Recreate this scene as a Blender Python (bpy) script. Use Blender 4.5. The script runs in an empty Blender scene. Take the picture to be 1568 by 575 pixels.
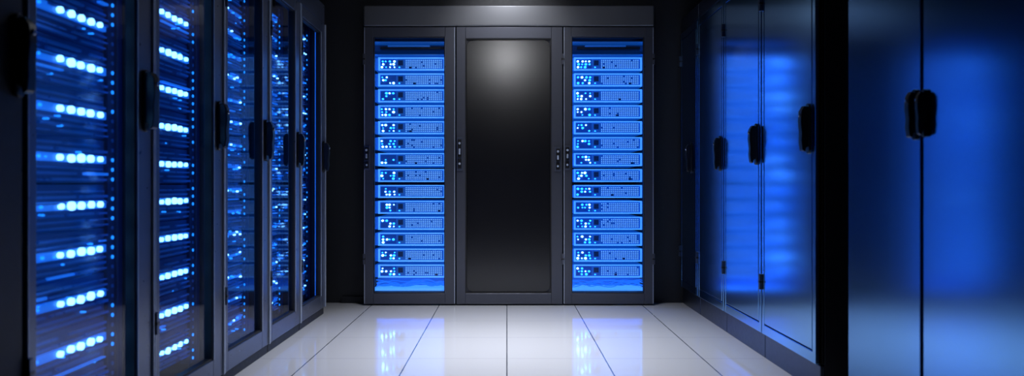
import bpy, math, random
from mathutils import Matrix, Vector
random.seed(7)
S = bpy.context.scene
try:
    S.view_settings.view_transform = 'Standard'
    S.view_settings.look = 'None'
except Exception: pass

# ------------------------------------------------------------ materials
def mat(name, base, rough=.5, metal=0., emis=None, es=0., spec=.5, nscale=40., namt=.06, coat=0.):
    m = bpy.data.materials.new(name); m.use_nodes = True
    nt = m.node_tree; b = nt.nodes['Principled BSDF']
    tc = nt.nodes.new('ShaderNodeTexCoord'); n = nt.nodes.new('ShaderNodeTexNoise')
    n.inputs['Scale'].default_value = nscale; n.inputs['Detail'].default_value = 1
    nt.links.new(tc.outputs['Object'], n.inputs['Vector'])
    mr = nt.nodes.new('ShaderNodeMapRange')
    mr.inputs['To Min'].default_value = max(0.02, rough-namt); mr.inputs['To Max'].default_value = min(1, rough+namt)
    nt.links.new(n.outputs['Fac'], mr.inputs['Value']); nt.links.new(mr.outputs['Result'], b.inputs['Roughness'])
    b.inputs['Base Color'].default_value = (*base, 1); b.inputs['Metallic'].default_value = metal
    b.inputs['Specular IOR Level'].default_value = spec
    b.inputs['Coat Weight'].default_value = coat
    if emis:
        b.inputs['Emission Color'].default_value = (*emis, 1); b.inputs['Emission Strength'].default_value = es
    return m

M = {}
M['frame'] = mat('rack_frame_paint', (.085,.09,.115), .38, .6)
M['casing'] = mat('rack_casing_black', (.014,.016,.024), .5, .3)
M['sideframe'] = mat('rack_side_frame_metal', (.13,.15,.21), .3, .7)
M['edge'] = mat('rack_edge_bright', (.5,.57,.7), .35, .4)  # pale colour stands in for light caught on frame edges
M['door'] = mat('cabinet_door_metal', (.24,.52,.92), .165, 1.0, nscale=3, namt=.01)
M['doordim'] = mat('cabinet_door_metal_dimmed', (.13,.34,.72), .165, 1.0, nscale=3, namt=.01)  # copy of the door metal, darkened so its blue reflections stay dim
M['doorframe'] = mat('cabinet_frame_metal', (.09,.11,.16), .33, 1.0)
M['black'] = mat('black_powder_coat', (.006,.006,.008), .55, 0)
M['panel'] = mat('dark_panel_enamel', (.005,.005,.007), .22, .0, spec=.9, nscale=3, namt=.01)
M['handle'] = mat('handle_black_plastic', (.006,.006,.008), .32, 0)
M['chrome'] = mat('handle_steel', (.35,.37,.42), .25, 1)
M['server'] = mat('server_face_blue', (.06,.20,.50), .4, .2, (.006,.13,.65), .32)  # blue emission added to the face, on top of the strip light
M['serverlip'] = mat('server_lip', (.3,.55,.92), .3, .3, (.06,.34,1), .95)  # pale colour and glow put in for the lit server edges
M['hole'] = mat('vent_hole', (.002,.012,.05), .6, 0, (.0,.02,.12), .3)  # faint emission keeps the holes from going fully black
M['ctrl'] = mat('control_block', (.01,.05,.2), .5, 0, (.0,.05,.35), .4)  # slight self-glow imitates blue light on the blocks
M['ventback'] = mat('vent_back', (.04,.14,.40), .5, .2, (.005,.11,.55), .35)  # blue glow in the material adds to the strip light
M['vent'] = mat('vent_mesh', (.32,.52,.88), .4, .2, (.14,.44,1), .95)  # mesh dots emit by themselves to look brightly lit
M['inner'] = mat('rack_interior', (.02,.05,.13), .45, .2)
M['ledw'] = mat('led_cyan_white', (.5,.9,1), .3, 0, (.16,.5,1), 12)
M['ledb'] = mat('led_blue', (.1,.4,1), .3, 0, (.01,.20,1), 7)
M['ledws'] = mat('led_cyan', (.3,.8,1), .3, 0, (.22,.6,1), 3.8)
M['ledbs'] = mat('led_azure', (.1,.4,1), .3, 0, (.01,.26,1), 1.6)
M['ledstrip'] = mat('led_strip_blue', (.1,.3,1), .3, 0, (.01,.24,1), 10)
M['ledstrip2'] = mat('led_strip_blue_dim', (.1,.3,1), .3, 0, (.01,.17,1), 1.8)
M['blade'] = mat('blade_face', (.015,.055,.17), .35, .4, (.0,.03,.3), .09)  # weak emission imitates blue light on the blades
M['bladerib'] = mat('blade_rib', (.05,.15,.42), .3, .5, (.003,.09,.5), .14)  # ribs given a weak glow, as if catching blue light
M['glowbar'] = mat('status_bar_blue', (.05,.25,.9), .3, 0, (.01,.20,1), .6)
M['wall'] = mat('wall_dark_paint', (.012,.014,.02), .6)
M['ceil'] = mat('ceiling_dark_paint', (.010,.011,.015), .8)
M['header'] = mat('header_steel', (.14,.145,.16), .38, .5)
M['cable'] = mat('blue_cable', (.03,.14,.6), .4, 0, (.01,.2,1), .7)  # no light source; emission makes the cables look lit blue
M['lamp'] = mat('lamp_diffuser', (.9,.9,.9), .5, 0, (.9,.94,1), 3)

def glassmat():
    m = bpy.data.materials.new('tinted_door_glass'); m.use_nodes = True
    nt = m.node_tree; nt.nodes.clear()
    o = nt.nodes.new('ShaderNodeOutputMaterial'); mx = nt.nodes.new('ShaderNodeMixShader')
    t = nt.nodes.new('ShaderNodeBsdfTransparent'); g = nt.nodes.new('ShaderNodeBsdfGlossy')
    f = nt.nodes.new('ShaderNodeFresnel'); f.inputs['IOR'].default_value = 1.45
    t.inputs['Color'].default_value = (.86,.92,1,1); g.inputs['Color'].default_value=(.85,.88,1,1); g.inputs['Roughness'].default_value = .06
    nt.links.new(f.outputs[0], mx.inputs[0]); nt.links.new(t.outputs[0], mx.inputs[1]); nt.links.new(g.outputs[0], mx.inputs[2])
    nt.links.new(mx.outputs[0], o.inputs[0]); return m
M['glass'] = glassmat()

def floormat():
    m = bpy.data.materials.new('glossy_floor_tiles'); m.use_nodes = True
    nt = m.node_tree; b = nt.nodes['Principled BSDF']; L=nt.links.new
    tc = nt.nodes.new('ShaderNodeTexCoord'); sp=nt.nodes.new('ShaderNodeSeparateXYZ'); L(tc.outputs['Object'],sp.inputs[0])
    def line(sock,off,hw):
        def mm(op,a,bv):
            n=nt.nodes.new('ShaderNodeMath'); n.operation=op
            if hasattr(a,'links'): L(a,n.inputs[0])
            else: n.inputs[0].default_value=a
            n.inputs[1].default_value=bv; return n.outputs[0]
        v=mm('ADD',sock,off+.255+5.1); v=mm('MODULO',v,.51); v=mm('SUBTRACT',v,.255); v=mm('ABSOLUTE',v,0); return mm('LESS_THAN',v,hw)
    lx=line(sp.outputs[0],0,.003); ly=line(sp.outputs[1],-.1,.0025)
    a=nt.nodes.new('ShaderNodeMix'); a.data_type='RGBA'; a.inputs[6].default_value=(.64,.65,.70,1); a.inputs[7].default_value=(.46,.47,.53,1); L(ly,a.inputs[0])
    c=nt.nodes.new('ShaderNodeMix'); c.data_type='RGBA'; c.inputs[7].default_value=(.09,.10,.13,1); L(a.outputs[2],c.inputs[6]); L(lx,c.inputs[0])
    L(c.outputs[2],b.inputs['Base Color'])
    n = nt.nodes.new('ShaderNodeTexNoise'); n.inputs['Scale'].default_value = 3
    mr = nt.nodes.new('ShaderNodeMapRange'); mr.inputs['To Min'].default_value=.06; mr.inputs['To Max'].default_value=.12
    L(tc.outputs['Object'], n.inputs['Vector']); L(n.outputs['Fac'], mr.inputs['Value']); L(mr.outputs[0], b.inputs['Roughness'])
    b.inputs['Specular IOR Level'].default_value = 1.0
    b.inputs['IOR'].default_value = 1.6
    b.inputs['Coat Weight'].default_value = .6; b.inputs['Coat Roughness'].default_value = .06
    return m
M['floor'] = floormat()

# ------------------------------------------------------------ mesh builder
class MB:
    def __init__(s): s.v=[]; s.f=[]; s.m=[]; s.mats=[]
    def mi(s,k):
        if k not in s.mats: s.mats.append(k)
        return s.mats.index(k)
    def box(s,x0,x1,y0,y1,z0,z1,k):
        b=len(s.v); i=s.mi(k)
        s.v += [(x0,y0,z0),(x1,y0,z0),(x1,y1,z0),(x0,y1,z0),(x0,y0,z1),(x1,y0,z1),(x1,y1,z1),(x0,y1,z1)]
        for q in [(0,3,2,1),(4,5,6,7),(0,1,5,4),(1,2,6,5),(2,3,7,6),(3,0,4,7)]:
            s.f.append(tuple(b+j for j in q)); s.m.append(i)
    def prism(s,pts,y0,y1,k):
        b=len(s.v); n=len(pts); i=s.mi(k)
        s.v += [(x,y0,z) for x,z in pts]+[(x,y1,z) for x,z in pts]
        s.f.append(tuple(b+j for j in range(n))); s.m.append(i)
        s.f.append(tuple(b+n+j for j in reversed(range(n)))); s.m.append(i)
        for j in range(n):
            a=(j+1)%n; s.f.append((b+j,b+n+j,b+n+a,b+a)); s.m.append(i)
    def disc(s,x,z,rx,rz,y0,y1,k,n=10):
        s.prism([(x+rx*math.cos(2*math.pi*j/n),z+rz*math.sin(2*math.pi*j/n)) for j in range(n)],y0,y1,k)
    def xprof(s,pts,x0,x1,k):
        b=len(s.v); n=len(pts); i=s.mi(k)
        s.v += [(x0,y,z) for y,z in pts]+[(x1,y,z) for y,z in pts]
        s.f.append(tuple(b+j for j in range(n))); s.m.append(i)
        s.f.append(tuple(b+n+j for j in reversed(range(n)))); s.m.append(i)
        for j in range(n):
            a=(j+1)%n; s.f.append((b+j,b+n+j,b+n+a,b+a)); s.m.append(i)
    def obj(s,name,parent=None,bevel=0,seg=2):
        me=bpy.data.meshes.new(name); me.from_pydata(s.v,[],s.f)
        for k in s.mats: me.materials.append(M[k])
        for p,i in zip(me.polygons,s.m): p.material_index=i
        import bmesh
        bm=bmesh.new(); bm.from_mesh(me); bmesh.ops.recalc_face_normals(bm,faces=bm.faces); bm.to_mesh(me); bm.free()
        o=bpy.data.objects.new(name,me); S.collection.objects.link(o)
        if parent: o.parent=parent
        if bevel:
            md=o.modifiers.new('bevel','BEVEL'); md.width=bevel; md.segments=seg; md.limit_method='ANGLE'
            md.harden_normals=True
            me.shade_smooth() if hasattr(me,'shade_smooth') else None
        return o

def empty(name,loc,rz=0):
    e=bpy.data.objects.new(name,None); e.location=loc; e.rotation_euler=(0,0,rz); e.empty_display_size=.1
    S.collection.objects.link(e); return e

# ------------------------------------------------------------ parts
def handle(par,x,z,big=1.,wide=1.):
    m=MB(); h=.105*big; w=.019*big*wide; k='handle'; d=min(1,big)
    pts=[]
    for j in range(9): a=math.pi*j/8; pts.append((x+w*math.cos(a), z+h-w+w*math.sin(a)))
    for j in range(9): a=math.pi+math.pi*j/8; pts.append((x+w*math.cos(a), z-h+w+w*math.sin(a)))
    m.prism(pts,-.012,0,k)
    pr=[(-.010,z+h*.86),(-.030*d,z+h*.9),(-.043*d,z+h*.7),(-.046*d,z+.25*h),(-.041*d,z-.2*h),(-.043*d,z-h*.5),(-.038*d,z-h*.86),(-.026*d,z-h*.92),(-.022*d,z-h*.75),(-.010,z-h*.7)]
    m.xprof(pr,x-w*.85,x+w*.85,k)
    m.disc(x,z+h*.55,w*.42,w*.42,-.050*d,-.04*d,'chrome',12)
    m.obj('handle',par,.005*big,3)

def slimhandle(par,x,z,h=.09):
    m=MB(); w=.022
    m.box(x-w,x+w,-.01,0,z-h,z+h,'sideframe')
    m.box(x-w*.62,x+w*.62,-.028,-.01,z-h*.2,z+h*.86,'handle')
    m.box(x-w*.62,x+w*.62,-.02,-.01,z-h*.88,z-h*.3,'handle')
    m.disc(x,z+h*.62,.009,.009,-.033,-.028,'edge',12)
    m.disc(x,z-h*.6,.008,.008,-.024,-.02,'edge',12)
    m.box(x-w*.3,x+w*.3,-.032,-.028,z-h*.05,z+h*.3,'edge')
    m.obj('handle',par,.003)

def hinges(par,x,zs,k='frame'):
    m=MB()
    for z in zs:
        m.box(x-.008,x+.008,-.014,.01,z-.04,z+.04,k)
        m.box(x-.011,x+.011,-.016,.008,z-.006,z+.006,'handle')
    m.obj('hinges',par,.002)

def casing(par,w,h,d,k,plinth=.06,inner='inner'):
    m=MB(); t=.02; y=.04
    m.box(.001,t,y,d,0,h,k); m.box(w-t,w-.001,y,d,0,h,k)
    m.box(t,w-t,y,d,h-t,h,k); m.box(t,w-t,y,d,0,plinth,k); m.box(t,w-t,d-t,d,plinth,h-t,k)
    m.box(t,t+.03,.10,.14,plinth,h-t,inner); m.box(w-t-.03,w-t,.10,.14,plinth,h-t,inner)
    m.obj('casing',par,.002,1)

def doorframe(par,w,z0,z1,sl,sr,rb,rt,k,lip='black'):
    m=MB(); a=.004; T=.036
    m.box(a,sl,0,T,z0,z1,k); m.box(w-sr,w-a,0,T,z0,z1,k)
    m.box(sl,w-sr,0.0005,T,z0,z0+rb,k); m.box(sl,w-sr,0.0005,T,z1-rt,z1,k)
    o=m.obj('door_frame',par,.003)
    l=MB(); q=.007
    l.box(sl,sl+q,.006,T,z0+rb,z1-rt,lip); l.box(w-sr-q,w-sr,.006,T,z0+rb,z1-rt,lip)
    l.box(sl+q,w-sr-q,.006,T,z0+rb,z0+rb+q,lip); l.box(sl+q,w-sr-q,.006,T,z1-rt-q,z1-rt,lip)
    l.obj('door_gasket',par)

def glass(par,w,z0,z1,sl,sr,rb,rt):
    m=MB(); y=.02
    m.v+=[(sl,y,z0+rb),(w-sr,y,z0+rb),(w-sr,y,z1-rt),(sl,y,z1-rt)]; m.f.append((0,1,2,3)); m.m.append(m.mi('glass'))
    m.obj('door_glass',par)

def strips(par,w,z0,z1,k):
    m=MB()
    for x in (.026,w-.032):
        m.box(x,x+.006,.05,.062,z0,z1,k)
    m.obj('led_light_strips',par)

def tube(par,pts,r,name,k):
    c=bpy.data.curves.new(name,'CURVE'); c.dimensions='3D'; c.bevel_depth=r; c.bevel_resolution=2
    sp=c.splines.new('NURBS'); sp.points.add(len(pts)-1)
    for p,q in zip(sp.points,pts): p.co=(*q,1)
    sp.use_endpoint_u=True; sp.order_u=3
    c.materials.append(M[k]); o=bpy.data.objects.new(name,c); S.collection.objects.link(o); o.parent=par

# ------------------------------------------------------------ server racks at the end of the aisle
def rack_back(x0,w,sl,sr,hx,hinge_x):
    e=empty('server_rack',(x0,5.29,0)); H=2.092
    casing(e,w,H,.85,'casing')
    doorframe(e,w,.012,H,sl,sr,.08,.072,'frame'); glass(e,w,.012,H,sl,sr,.08,.072)
    t=MB(); t.box(.005,.009,-.002,0,.015,H-.003,'edge'); t.box(w-.009,w-.005,-.002,0,.015,H-.003,'edge')  # thin pale strips imitate the bright frame edges
    t.box(sl-.004,sl,-.002,0,.09,H-.072,'sideframe'); t.box(w-sr,w-sr+.004,-.002,0,.09,H-.072,'sideframe'); t.obj('edge_highlight',e)
    strips(e,w,.1,2.0,'ledstrip')
    m=MB(); L=MB(); y=.085
    a=.052; b=w-.052; W=b-a
    gl=sl+.045; gr=w-sr-.02
    for i in range(14):
        zc=1.828-i*.1213; z0=zc-.048; z1=zc+.046
        m.box(a+.02,b-.02,y,.7,z0,z1,'server')
        m.box(gl-.012,gr+.006,y-.016,y,z1-.006,z1+.002,'serverlip')
        m.box(gl-.012,gr+.006,y-.016,y,z0-.002,z0+.008,'serverlip')
        m.box(gl-.02,gl-.008,y-.018,y+.004,z0-.002,z1+.002,'serverlip')
        m.box(gr+.004,gr+.014,y-.018,y+.004,z0-.002,z1+.002,'serverlip')
        m.box(gl-.002,gl+.115,y-.005,y,z0+.013,z1-.012,'ctrl')
        for r in range(3):
            for c in range(4):
                if random.random()<.64:
                    xx=gl+.012+c*.029+random.uniform(-.006,.006); zz=z0+.023+r*.022
                    s=random.uniform(.005,.0105)
                    L.disc(xx,zz,s,s*.85,y-.012,y-.004,'ledw' if random.random()<.45 else 'ledb',8)
        m.box(gl+.125,gl+.175,y-.010,y,z0+.014,z1-.014,'ventback')
        m.box(gl+.132,gl+.168,y-.012,y-.009,z0+.036,z1-.02,'hole')
        L.box(gl+.136,gl+.146,y-.014,y-.010,z0+.018,z0+.025,'ledb')
        g0=gl+.185; g1=gr-.008
        m.box(g0,g1,y-.006,y,z0+.012,z1-.010,'ventback')
        n=19; gw=g1-g0
        for r in range(5):
            for c in range(n):
                xx=g0+gw*(c+.5)/n; zz=z0+.020+r*.0137
                if random.random()<.95: m.box(xx-.0038,xx+.0038,y-.0095,y-.0055,zz-.0040,zz+.0040,'vent')
        if random.random()<.6:
            xx=random.uniform(g0,g1-.03); m.box(xx,xx+.02,y-.011,y-.005,z0+.014,z0+.026,'hole')
    m.box(a,b,y,.6,1.985,2.0,'server'); m.box(a,b,y+.02,.6,1.93,1.975,'hole'); m.box(a,b,y,.6,1.893,1.903,'server')
    m.box(a+.06,b-.04,y-.02,y+.02,1.94,1.955,'black'); m.box(a+.12,b-.15,y-.03,y+.02,1.955,1.966,'server')
    m.box(a,b,y-.01,.6,.10,.112,'serverlip'); m.box(a,b,.3,.32,.112,.2,'server')
    m.obj('servers',e); L.obj('status_leds',e)
    for j in range(8):
        pts=[(a+.02+t*W*.95/8, .12+.05*random.random(), .118+.06*random.random()) for t in range(9)]
        tube(e,pts,.0035,'patch_cable','cable')
    slimhandle(e,hx,1.11); hinges(e,hinge_x,(1.85,.35))
    return e
rack_back(-1.077,.692,.072,.08,.027,.004)
rack_back(.423,.683,.063,.072,.03,.683-.004)

def rack_mid():
    e=empty('equipment_cabinet',(-.384,5.29,0)); w=.806; H=2.092
    casing(e,w,H,.85,'casing')
    doorframe(e,w,.012,H,.072,.087,.08,.085,'frame')
    m=MB(); sl,sr=.079,.094; z0,z1=.099,2.0; r=.05
    pts=[]
    for cx,cz,a0 in ((w-sr-r,z1-r,0),(sl+r,z1-r,90),(sl+r,z0+r,180),(w-sr-r,z0+r,270)):
        for j in range(7):
            t=math.radians(a0+15*j); pts.append((cx+r*math.cos(t),cz+r*math.sin(t)))
    m.box(sl-.004,w-sr+.004,.03,.036,z0-.004,z1+.004,'frame')
    m.prism(pts,.024,.03,'panel')
    m.obj('door_panel',e,.004,3)
    slimhandle(e,.03,1.14,.125); slimhandle(e,w-.04,1.10,.09); hinges(e,w-.003,(1.85,.35))
rack_mid()

# ------------------------------------------------------------ left row of glass racks
Bd=[1.87,2.55,3.185,3.795,4.37,4.96]
HZ=[1.20,1.165,1.14,1.12,1.10]
def rack_side(i):
    y0,y1=Bd[i],Bd[i+1]; w=y1-y0-.004; H=2.17
    e=empty('network_rack',(-1.28,y0+.002,0),math.pi/2)
    sl=.045; sr=.11; z0,z1=.05,2.03
    casing(e,w,H,.85,'casing')
    mm=MB(); mm.box(.001,w-.001,.004,.04,z1+.006,H,'sideframe'); mm.box(.001,w-.001,.01,.04,0,z0-.004,'casing'); mm.obj('fascia',e,.004)
    doorframe(e,w,z0,z1,sl,sr,.09,.07,'sideframe'); glass(e,w,z0,z1,sl,sr,.09,.07)
    t=MB(); t.box(w-.011,w-.004,-.008,0,z0,z1,'edge'); t.box(w-sr,w-sr+.005,-.003,0,z0+.09,z1-.07,'edge'); t.box(.005,.010,-.004,0,z0,z1,'edge')  # strips added as painted highlights along the stile edges
    t.obj('edge_highlight',e,.0015,1)
    strips(e,w,.12,1.98,'ledstrip2')
    m=MB(); L=MB(); y=.12; a=.045; b=w-.10
    pitch=.152 if i<2 else (.112 if i<4 else .1)
    z=.15; 
    while z<1.9:
        zt=z+pitch-.006
        m.box(a,b,y,.7,z,zt,'blade')
        nr=7 if i<2 else 6; mid=nr//2
        for r in range(nr):
            zz=z+.006+(zt-z-.012)*r/nr
            if r==mid: continue
            x1=a+random.choice((0,0,.03,.08)); 
            while x1<b-.02:
                x2=min(b,x1+random.uniform(.05,.4))
                m.box(x1,x2,y-.006-random.random()*.01,y,zz,zz+.004+random.random()*.005,'bladerib' if random.random()<(.93 if i<2 else .85) else 'glowbar')
                x1=x2+random.uniform(.005,.06)
        zz=z+.008+(zt-z-.012)*mid/nr
        hh=.026 if i<2 else .012
        m.box(a+.03,b-.01,y-.012,y,zz,zz+hh,'glowbar')
        if i<2:
            xs=a+(.265 if i==0 else .225)
            for c in range(5):
                xx=xs+c*.053+random.uniform(-.003,.003)
                if xx<b-.01:
                    rr=random.uniform(.013,.016)*(.75 if c in(0,4) else 1)
                    L.disc(xx,zz+hh/2+random.uniform(-.002,.002),rr,rr*.88,y-.022,y-.012,'ledws',12)
            for c in range(3):
                xx=a+.05+c*.06+random.uniform(-.02,.02)
                L.disc(xx,zz+hh/2,.006,.005,y-.018,y-.012,'ledbs',8)
        else:
            for c in range(8):
                xx=a+.14+c*.04+random.uniform(-.012,.012)
                if xx<b-.01 and random.random()<.6:
                    L.disc(xx,zz+hh/2+random.uniform(-.012,.012),.0065,.005,y-.02,y-.009,'ledws' if random.random()<.4 else 'ledbs',8)
            for c in range(8):
                xx=random.uniform(a+.02,b-.02); L.box(xx-.003,xx+.003,y-.012,y,z+random.random()*pitch*.8,z+pitch*.85,'bladerib')
        for c in range(3):
            xx=random.uniform(a+.05,b-.03); q=z+random.random()*pitch*.7
            L.disc(xx,q,.004,.003,y-.016,y,'ledbs',8)
        z+=pitch
    m.box(b+.004,w-.03,y-.01,y+.03,.12,1.98,'inner')
    q=.14
    while q<1.95:
        L.disc(b+.03,q,.0055,.0065,y-.014,y-.009,'ledbs' if random.random()<.5 else 'bladerib',8); q+=.034  # rail perforations as raised dots, made to glow; not LEDs
    m.obj('blade_servers',e); L.obj('status_leds',e)
    handle(e,w-.06,HZ[i],1.05,1.15); hinges(e,.004,(1.75,.4),'doorframe')
for i in range(5): rack_side(i)

def cabinet(name,loc,rz,w,H,z0,z1,hx,hz,kd='door',kf='doorframe',groove=True,hb=1.05,hw=1.):
    e=empty(name,loc,rz); 
    casing(e,w,H,.85,'casing',inner='casing')
    m=MB(); m.box(.001,w-.001,.006,.04,z1+.006,H,kf); m.box(.001,w-.001,.02,.04,0,z0-.006,kf); m.obj('fascia',e,.004)
    m=MB(); m.box(.004,w-.004,.012,.036,z0,z1,'black'); 
    if groove:
        g=.035
        m.box(.004,g,.0,.03,z0,z1,kd); m.box(w-g,w-.004,.0,.03,z0,z1,kd)
        m.box(g,w-g,.0005,.03,z0,z0+.05,kd); m.box(g,w-g,.0005,.03,z1-.05,z1,kd)
        m.box(g+.006,w-g-.006,.0,.03,z0+.056,z1-.056,kd)
    else: m.box(.004,w-.004,0,.03,z0,z1,kd)
    m.obj('door',e,.0035)
    handle(e,hx,hz,hb,hw)
    return e
cabinet('network_rack',(-1.28,1.24,0),math.pi/2,.625,2.17,.05,2.03,.597,1.24,'casing','casing',False)

# ------------------------------------------------------------ right row of closed cabinets
R=[5.40,4.91,4.32,3.68,3.03]
for i in range(4):
    w=R[i]-R[i+1]-.004
    e=cabinet('storage_cabinet',(1.33,R[i]-.002,0),-math.pi/2,w,2.17,.13,2.06,w-.06 if i else w*.7,[1.10,1.10,1.12,1.15][i],'doordim' if i<1 else 'door')
    hinges(e,.004,(1.85,.4),'doorframe')
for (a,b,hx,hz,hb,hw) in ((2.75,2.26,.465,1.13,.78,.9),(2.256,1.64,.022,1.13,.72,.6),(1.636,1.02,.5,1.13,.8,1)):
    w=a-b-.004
    cabinet('storage_cabinet',(1.33,a-.002,0),-math.pi/2,w,2.3,.1,2.2,hx,hz,'doordim',groove=False,hb=hb,hw=hw)

# ------------------------------------------------------------ room shell
def shell(name,x0,x1,y0,y1,z0,z1,k,bev=0):
    m=MB(); m.box(x0,x1,y0,y1,z0,z1,k); return m.obj(name,None,bev)
shell('floor',-2.3,2.3,-1.6,6.2,-.05,0,'floor')
shell('ceiling',-2.3,2.3,-1.6,6.2,2.75,2.8,'ceil')
shell('wall_left',-2.35,-2.3,-1.6,6.2,0,2.75,'wall')
shell('wall_right',2.3,2.35,-1.6,6.2,0,2.75,'wall')
shell('wall_back',-2.3,2.3,6.2,6.25,0,2.75,'wall')
shell('wall_front',-2.3,2.3,-1.65,-1.6,0,2.75,'wall')
shell('wall_alcove_left',-2.3,-1.082,5.42,5.5,0,2.75,'wall')
shell('wall_alcove_right',1.112,2.3,5.42,5.5,0,2.75,'wall')
shell('wall_alcove_top',-1.082,1.112,5.42,5.5,2.262,2.75,'wall')
shell('trim_1',-1.079,1.109,5.29,5.42,2.098,2.258,'header',.012)
shell('baseboard_left',-1.27,-1.082,5.40,5.42,0,.05,'casing')

# ------------------------------------------------------------ ceiling lights
def ceiling_light(x,y,sx,sy,energy,col=(.93,.95,1)):
    e=empty('ceiling_light',(x,y,2.75))
    m=MB(); t=.03
    m.box(-sx/2-t,-sx/2,-sy/2-t,sy/2+t,-.04,0,'frame'); m.box(sx/2,sx/2+t,-sy/2-t,sy/2+t,-.04,0,'frame')
    m.box(-sx/2,sx/2,-sy/2-t,-sy/2,-.04,0,'frame'); m.box(-sx/2,sx/2,sy/2,sy/2+t,-.04,0,'frame')
    m.box(-sx/2,sx/2,-sy/2,sy/2,-.02,0,'lamp'); m.obj('fixture',e)
    l=bpy.data.lights.new('panel_lamp','AREA'); l.shape='RECTANGLE'; l.size=sx; l.size_y=sy; l.energy=energy; l.color=col
    l.spread=math.radians(75)
    o=bpy.data.objects.new('panel_lamp',l); o.location=(0,0,-.03); S.collection.objects.link(o); o.parent=e
ceiling_light(0,4.0,.4,.9,29)

def spotlight(loc,target,energy,size,rad=.04):
    e=empty('ceiling_spotlight',(loc[0],loc[1],2.75))
    m=MB(); n=20
    pr=[(.055*math.cos(2*math.pi*j/n),.055*math.sin(2*math.pi*j/n)) for j in range(n)]
    m.v=[(x,y,0) for x,y in pr]+[(x,y,-.06) for x,y in pr]+[(x*.8,y*.8,-.06) for x,y in pr]+[(x*.7,y*.7,-.02) for x,y in pr]
    k=m.mi('frame')
    for q in range(3):
        for j in range(n):
            a=(j+1)%n; m.f.append((q*n+j,q*n+a,(q+1)*n+a,(q+1)*n+j)); m.m.append(k)
    m.f.append(tuple(3*n+j for j in range(n))); m.m.append(m.mi('lamp')); m.obj('housing',e)
    l=bpy.data.lights.new('spot_lamp','SPOT'); l.energy=energy; l.spot_size=math.radians(size); l.spot_blend=1; l.shadow_soft_size=rad; l.color=(.95,.96,1)
    o=bpy.data.objects.new('spot_lamp',l); o.location=(0,0,-.07-rad); S.collection.objects.link(o); o.parent=e
    d=Vector(target)-Vector((loc[0],loc[1],2.68-rad)); o.rotation_euler=d.to_track_quat('-Z','Y').to_euler()
spotlight((0,4.72),(0,5.3,2.05),34,80)
spotlight((0,1.2),(0,5.3,1.85),30,44,.06)

w=bpy.data.worlds.new('World'); S.world=w; w.use_nodes=True
w.node_tree.nodes['Background'].inputs[0].default_value=(.01,.015,.03,1); w.node_tree.nodes['Background'].inputs[1].default_value=.3

# ------------------------------------------------------------ camera
c=bpy.data.cameras.new('camera'); c.sensor_width=36; c.sensor_fit='HORIZONTAL'; c.lens=36*1100/1600
c.shift_x=.005; c.shift_y=-.0022; c.clip_start=.05
c.dof.use_dof=True; c.dof.focus_distance=5.2; c.dof.aperture_fstop=2.0
o=bpy.data.objects.new('camera',c); o.location=(0,0,.9); o.rotation_euler=(math.pi/2,0,0); S.collection.objects.link(o); S.camera=o
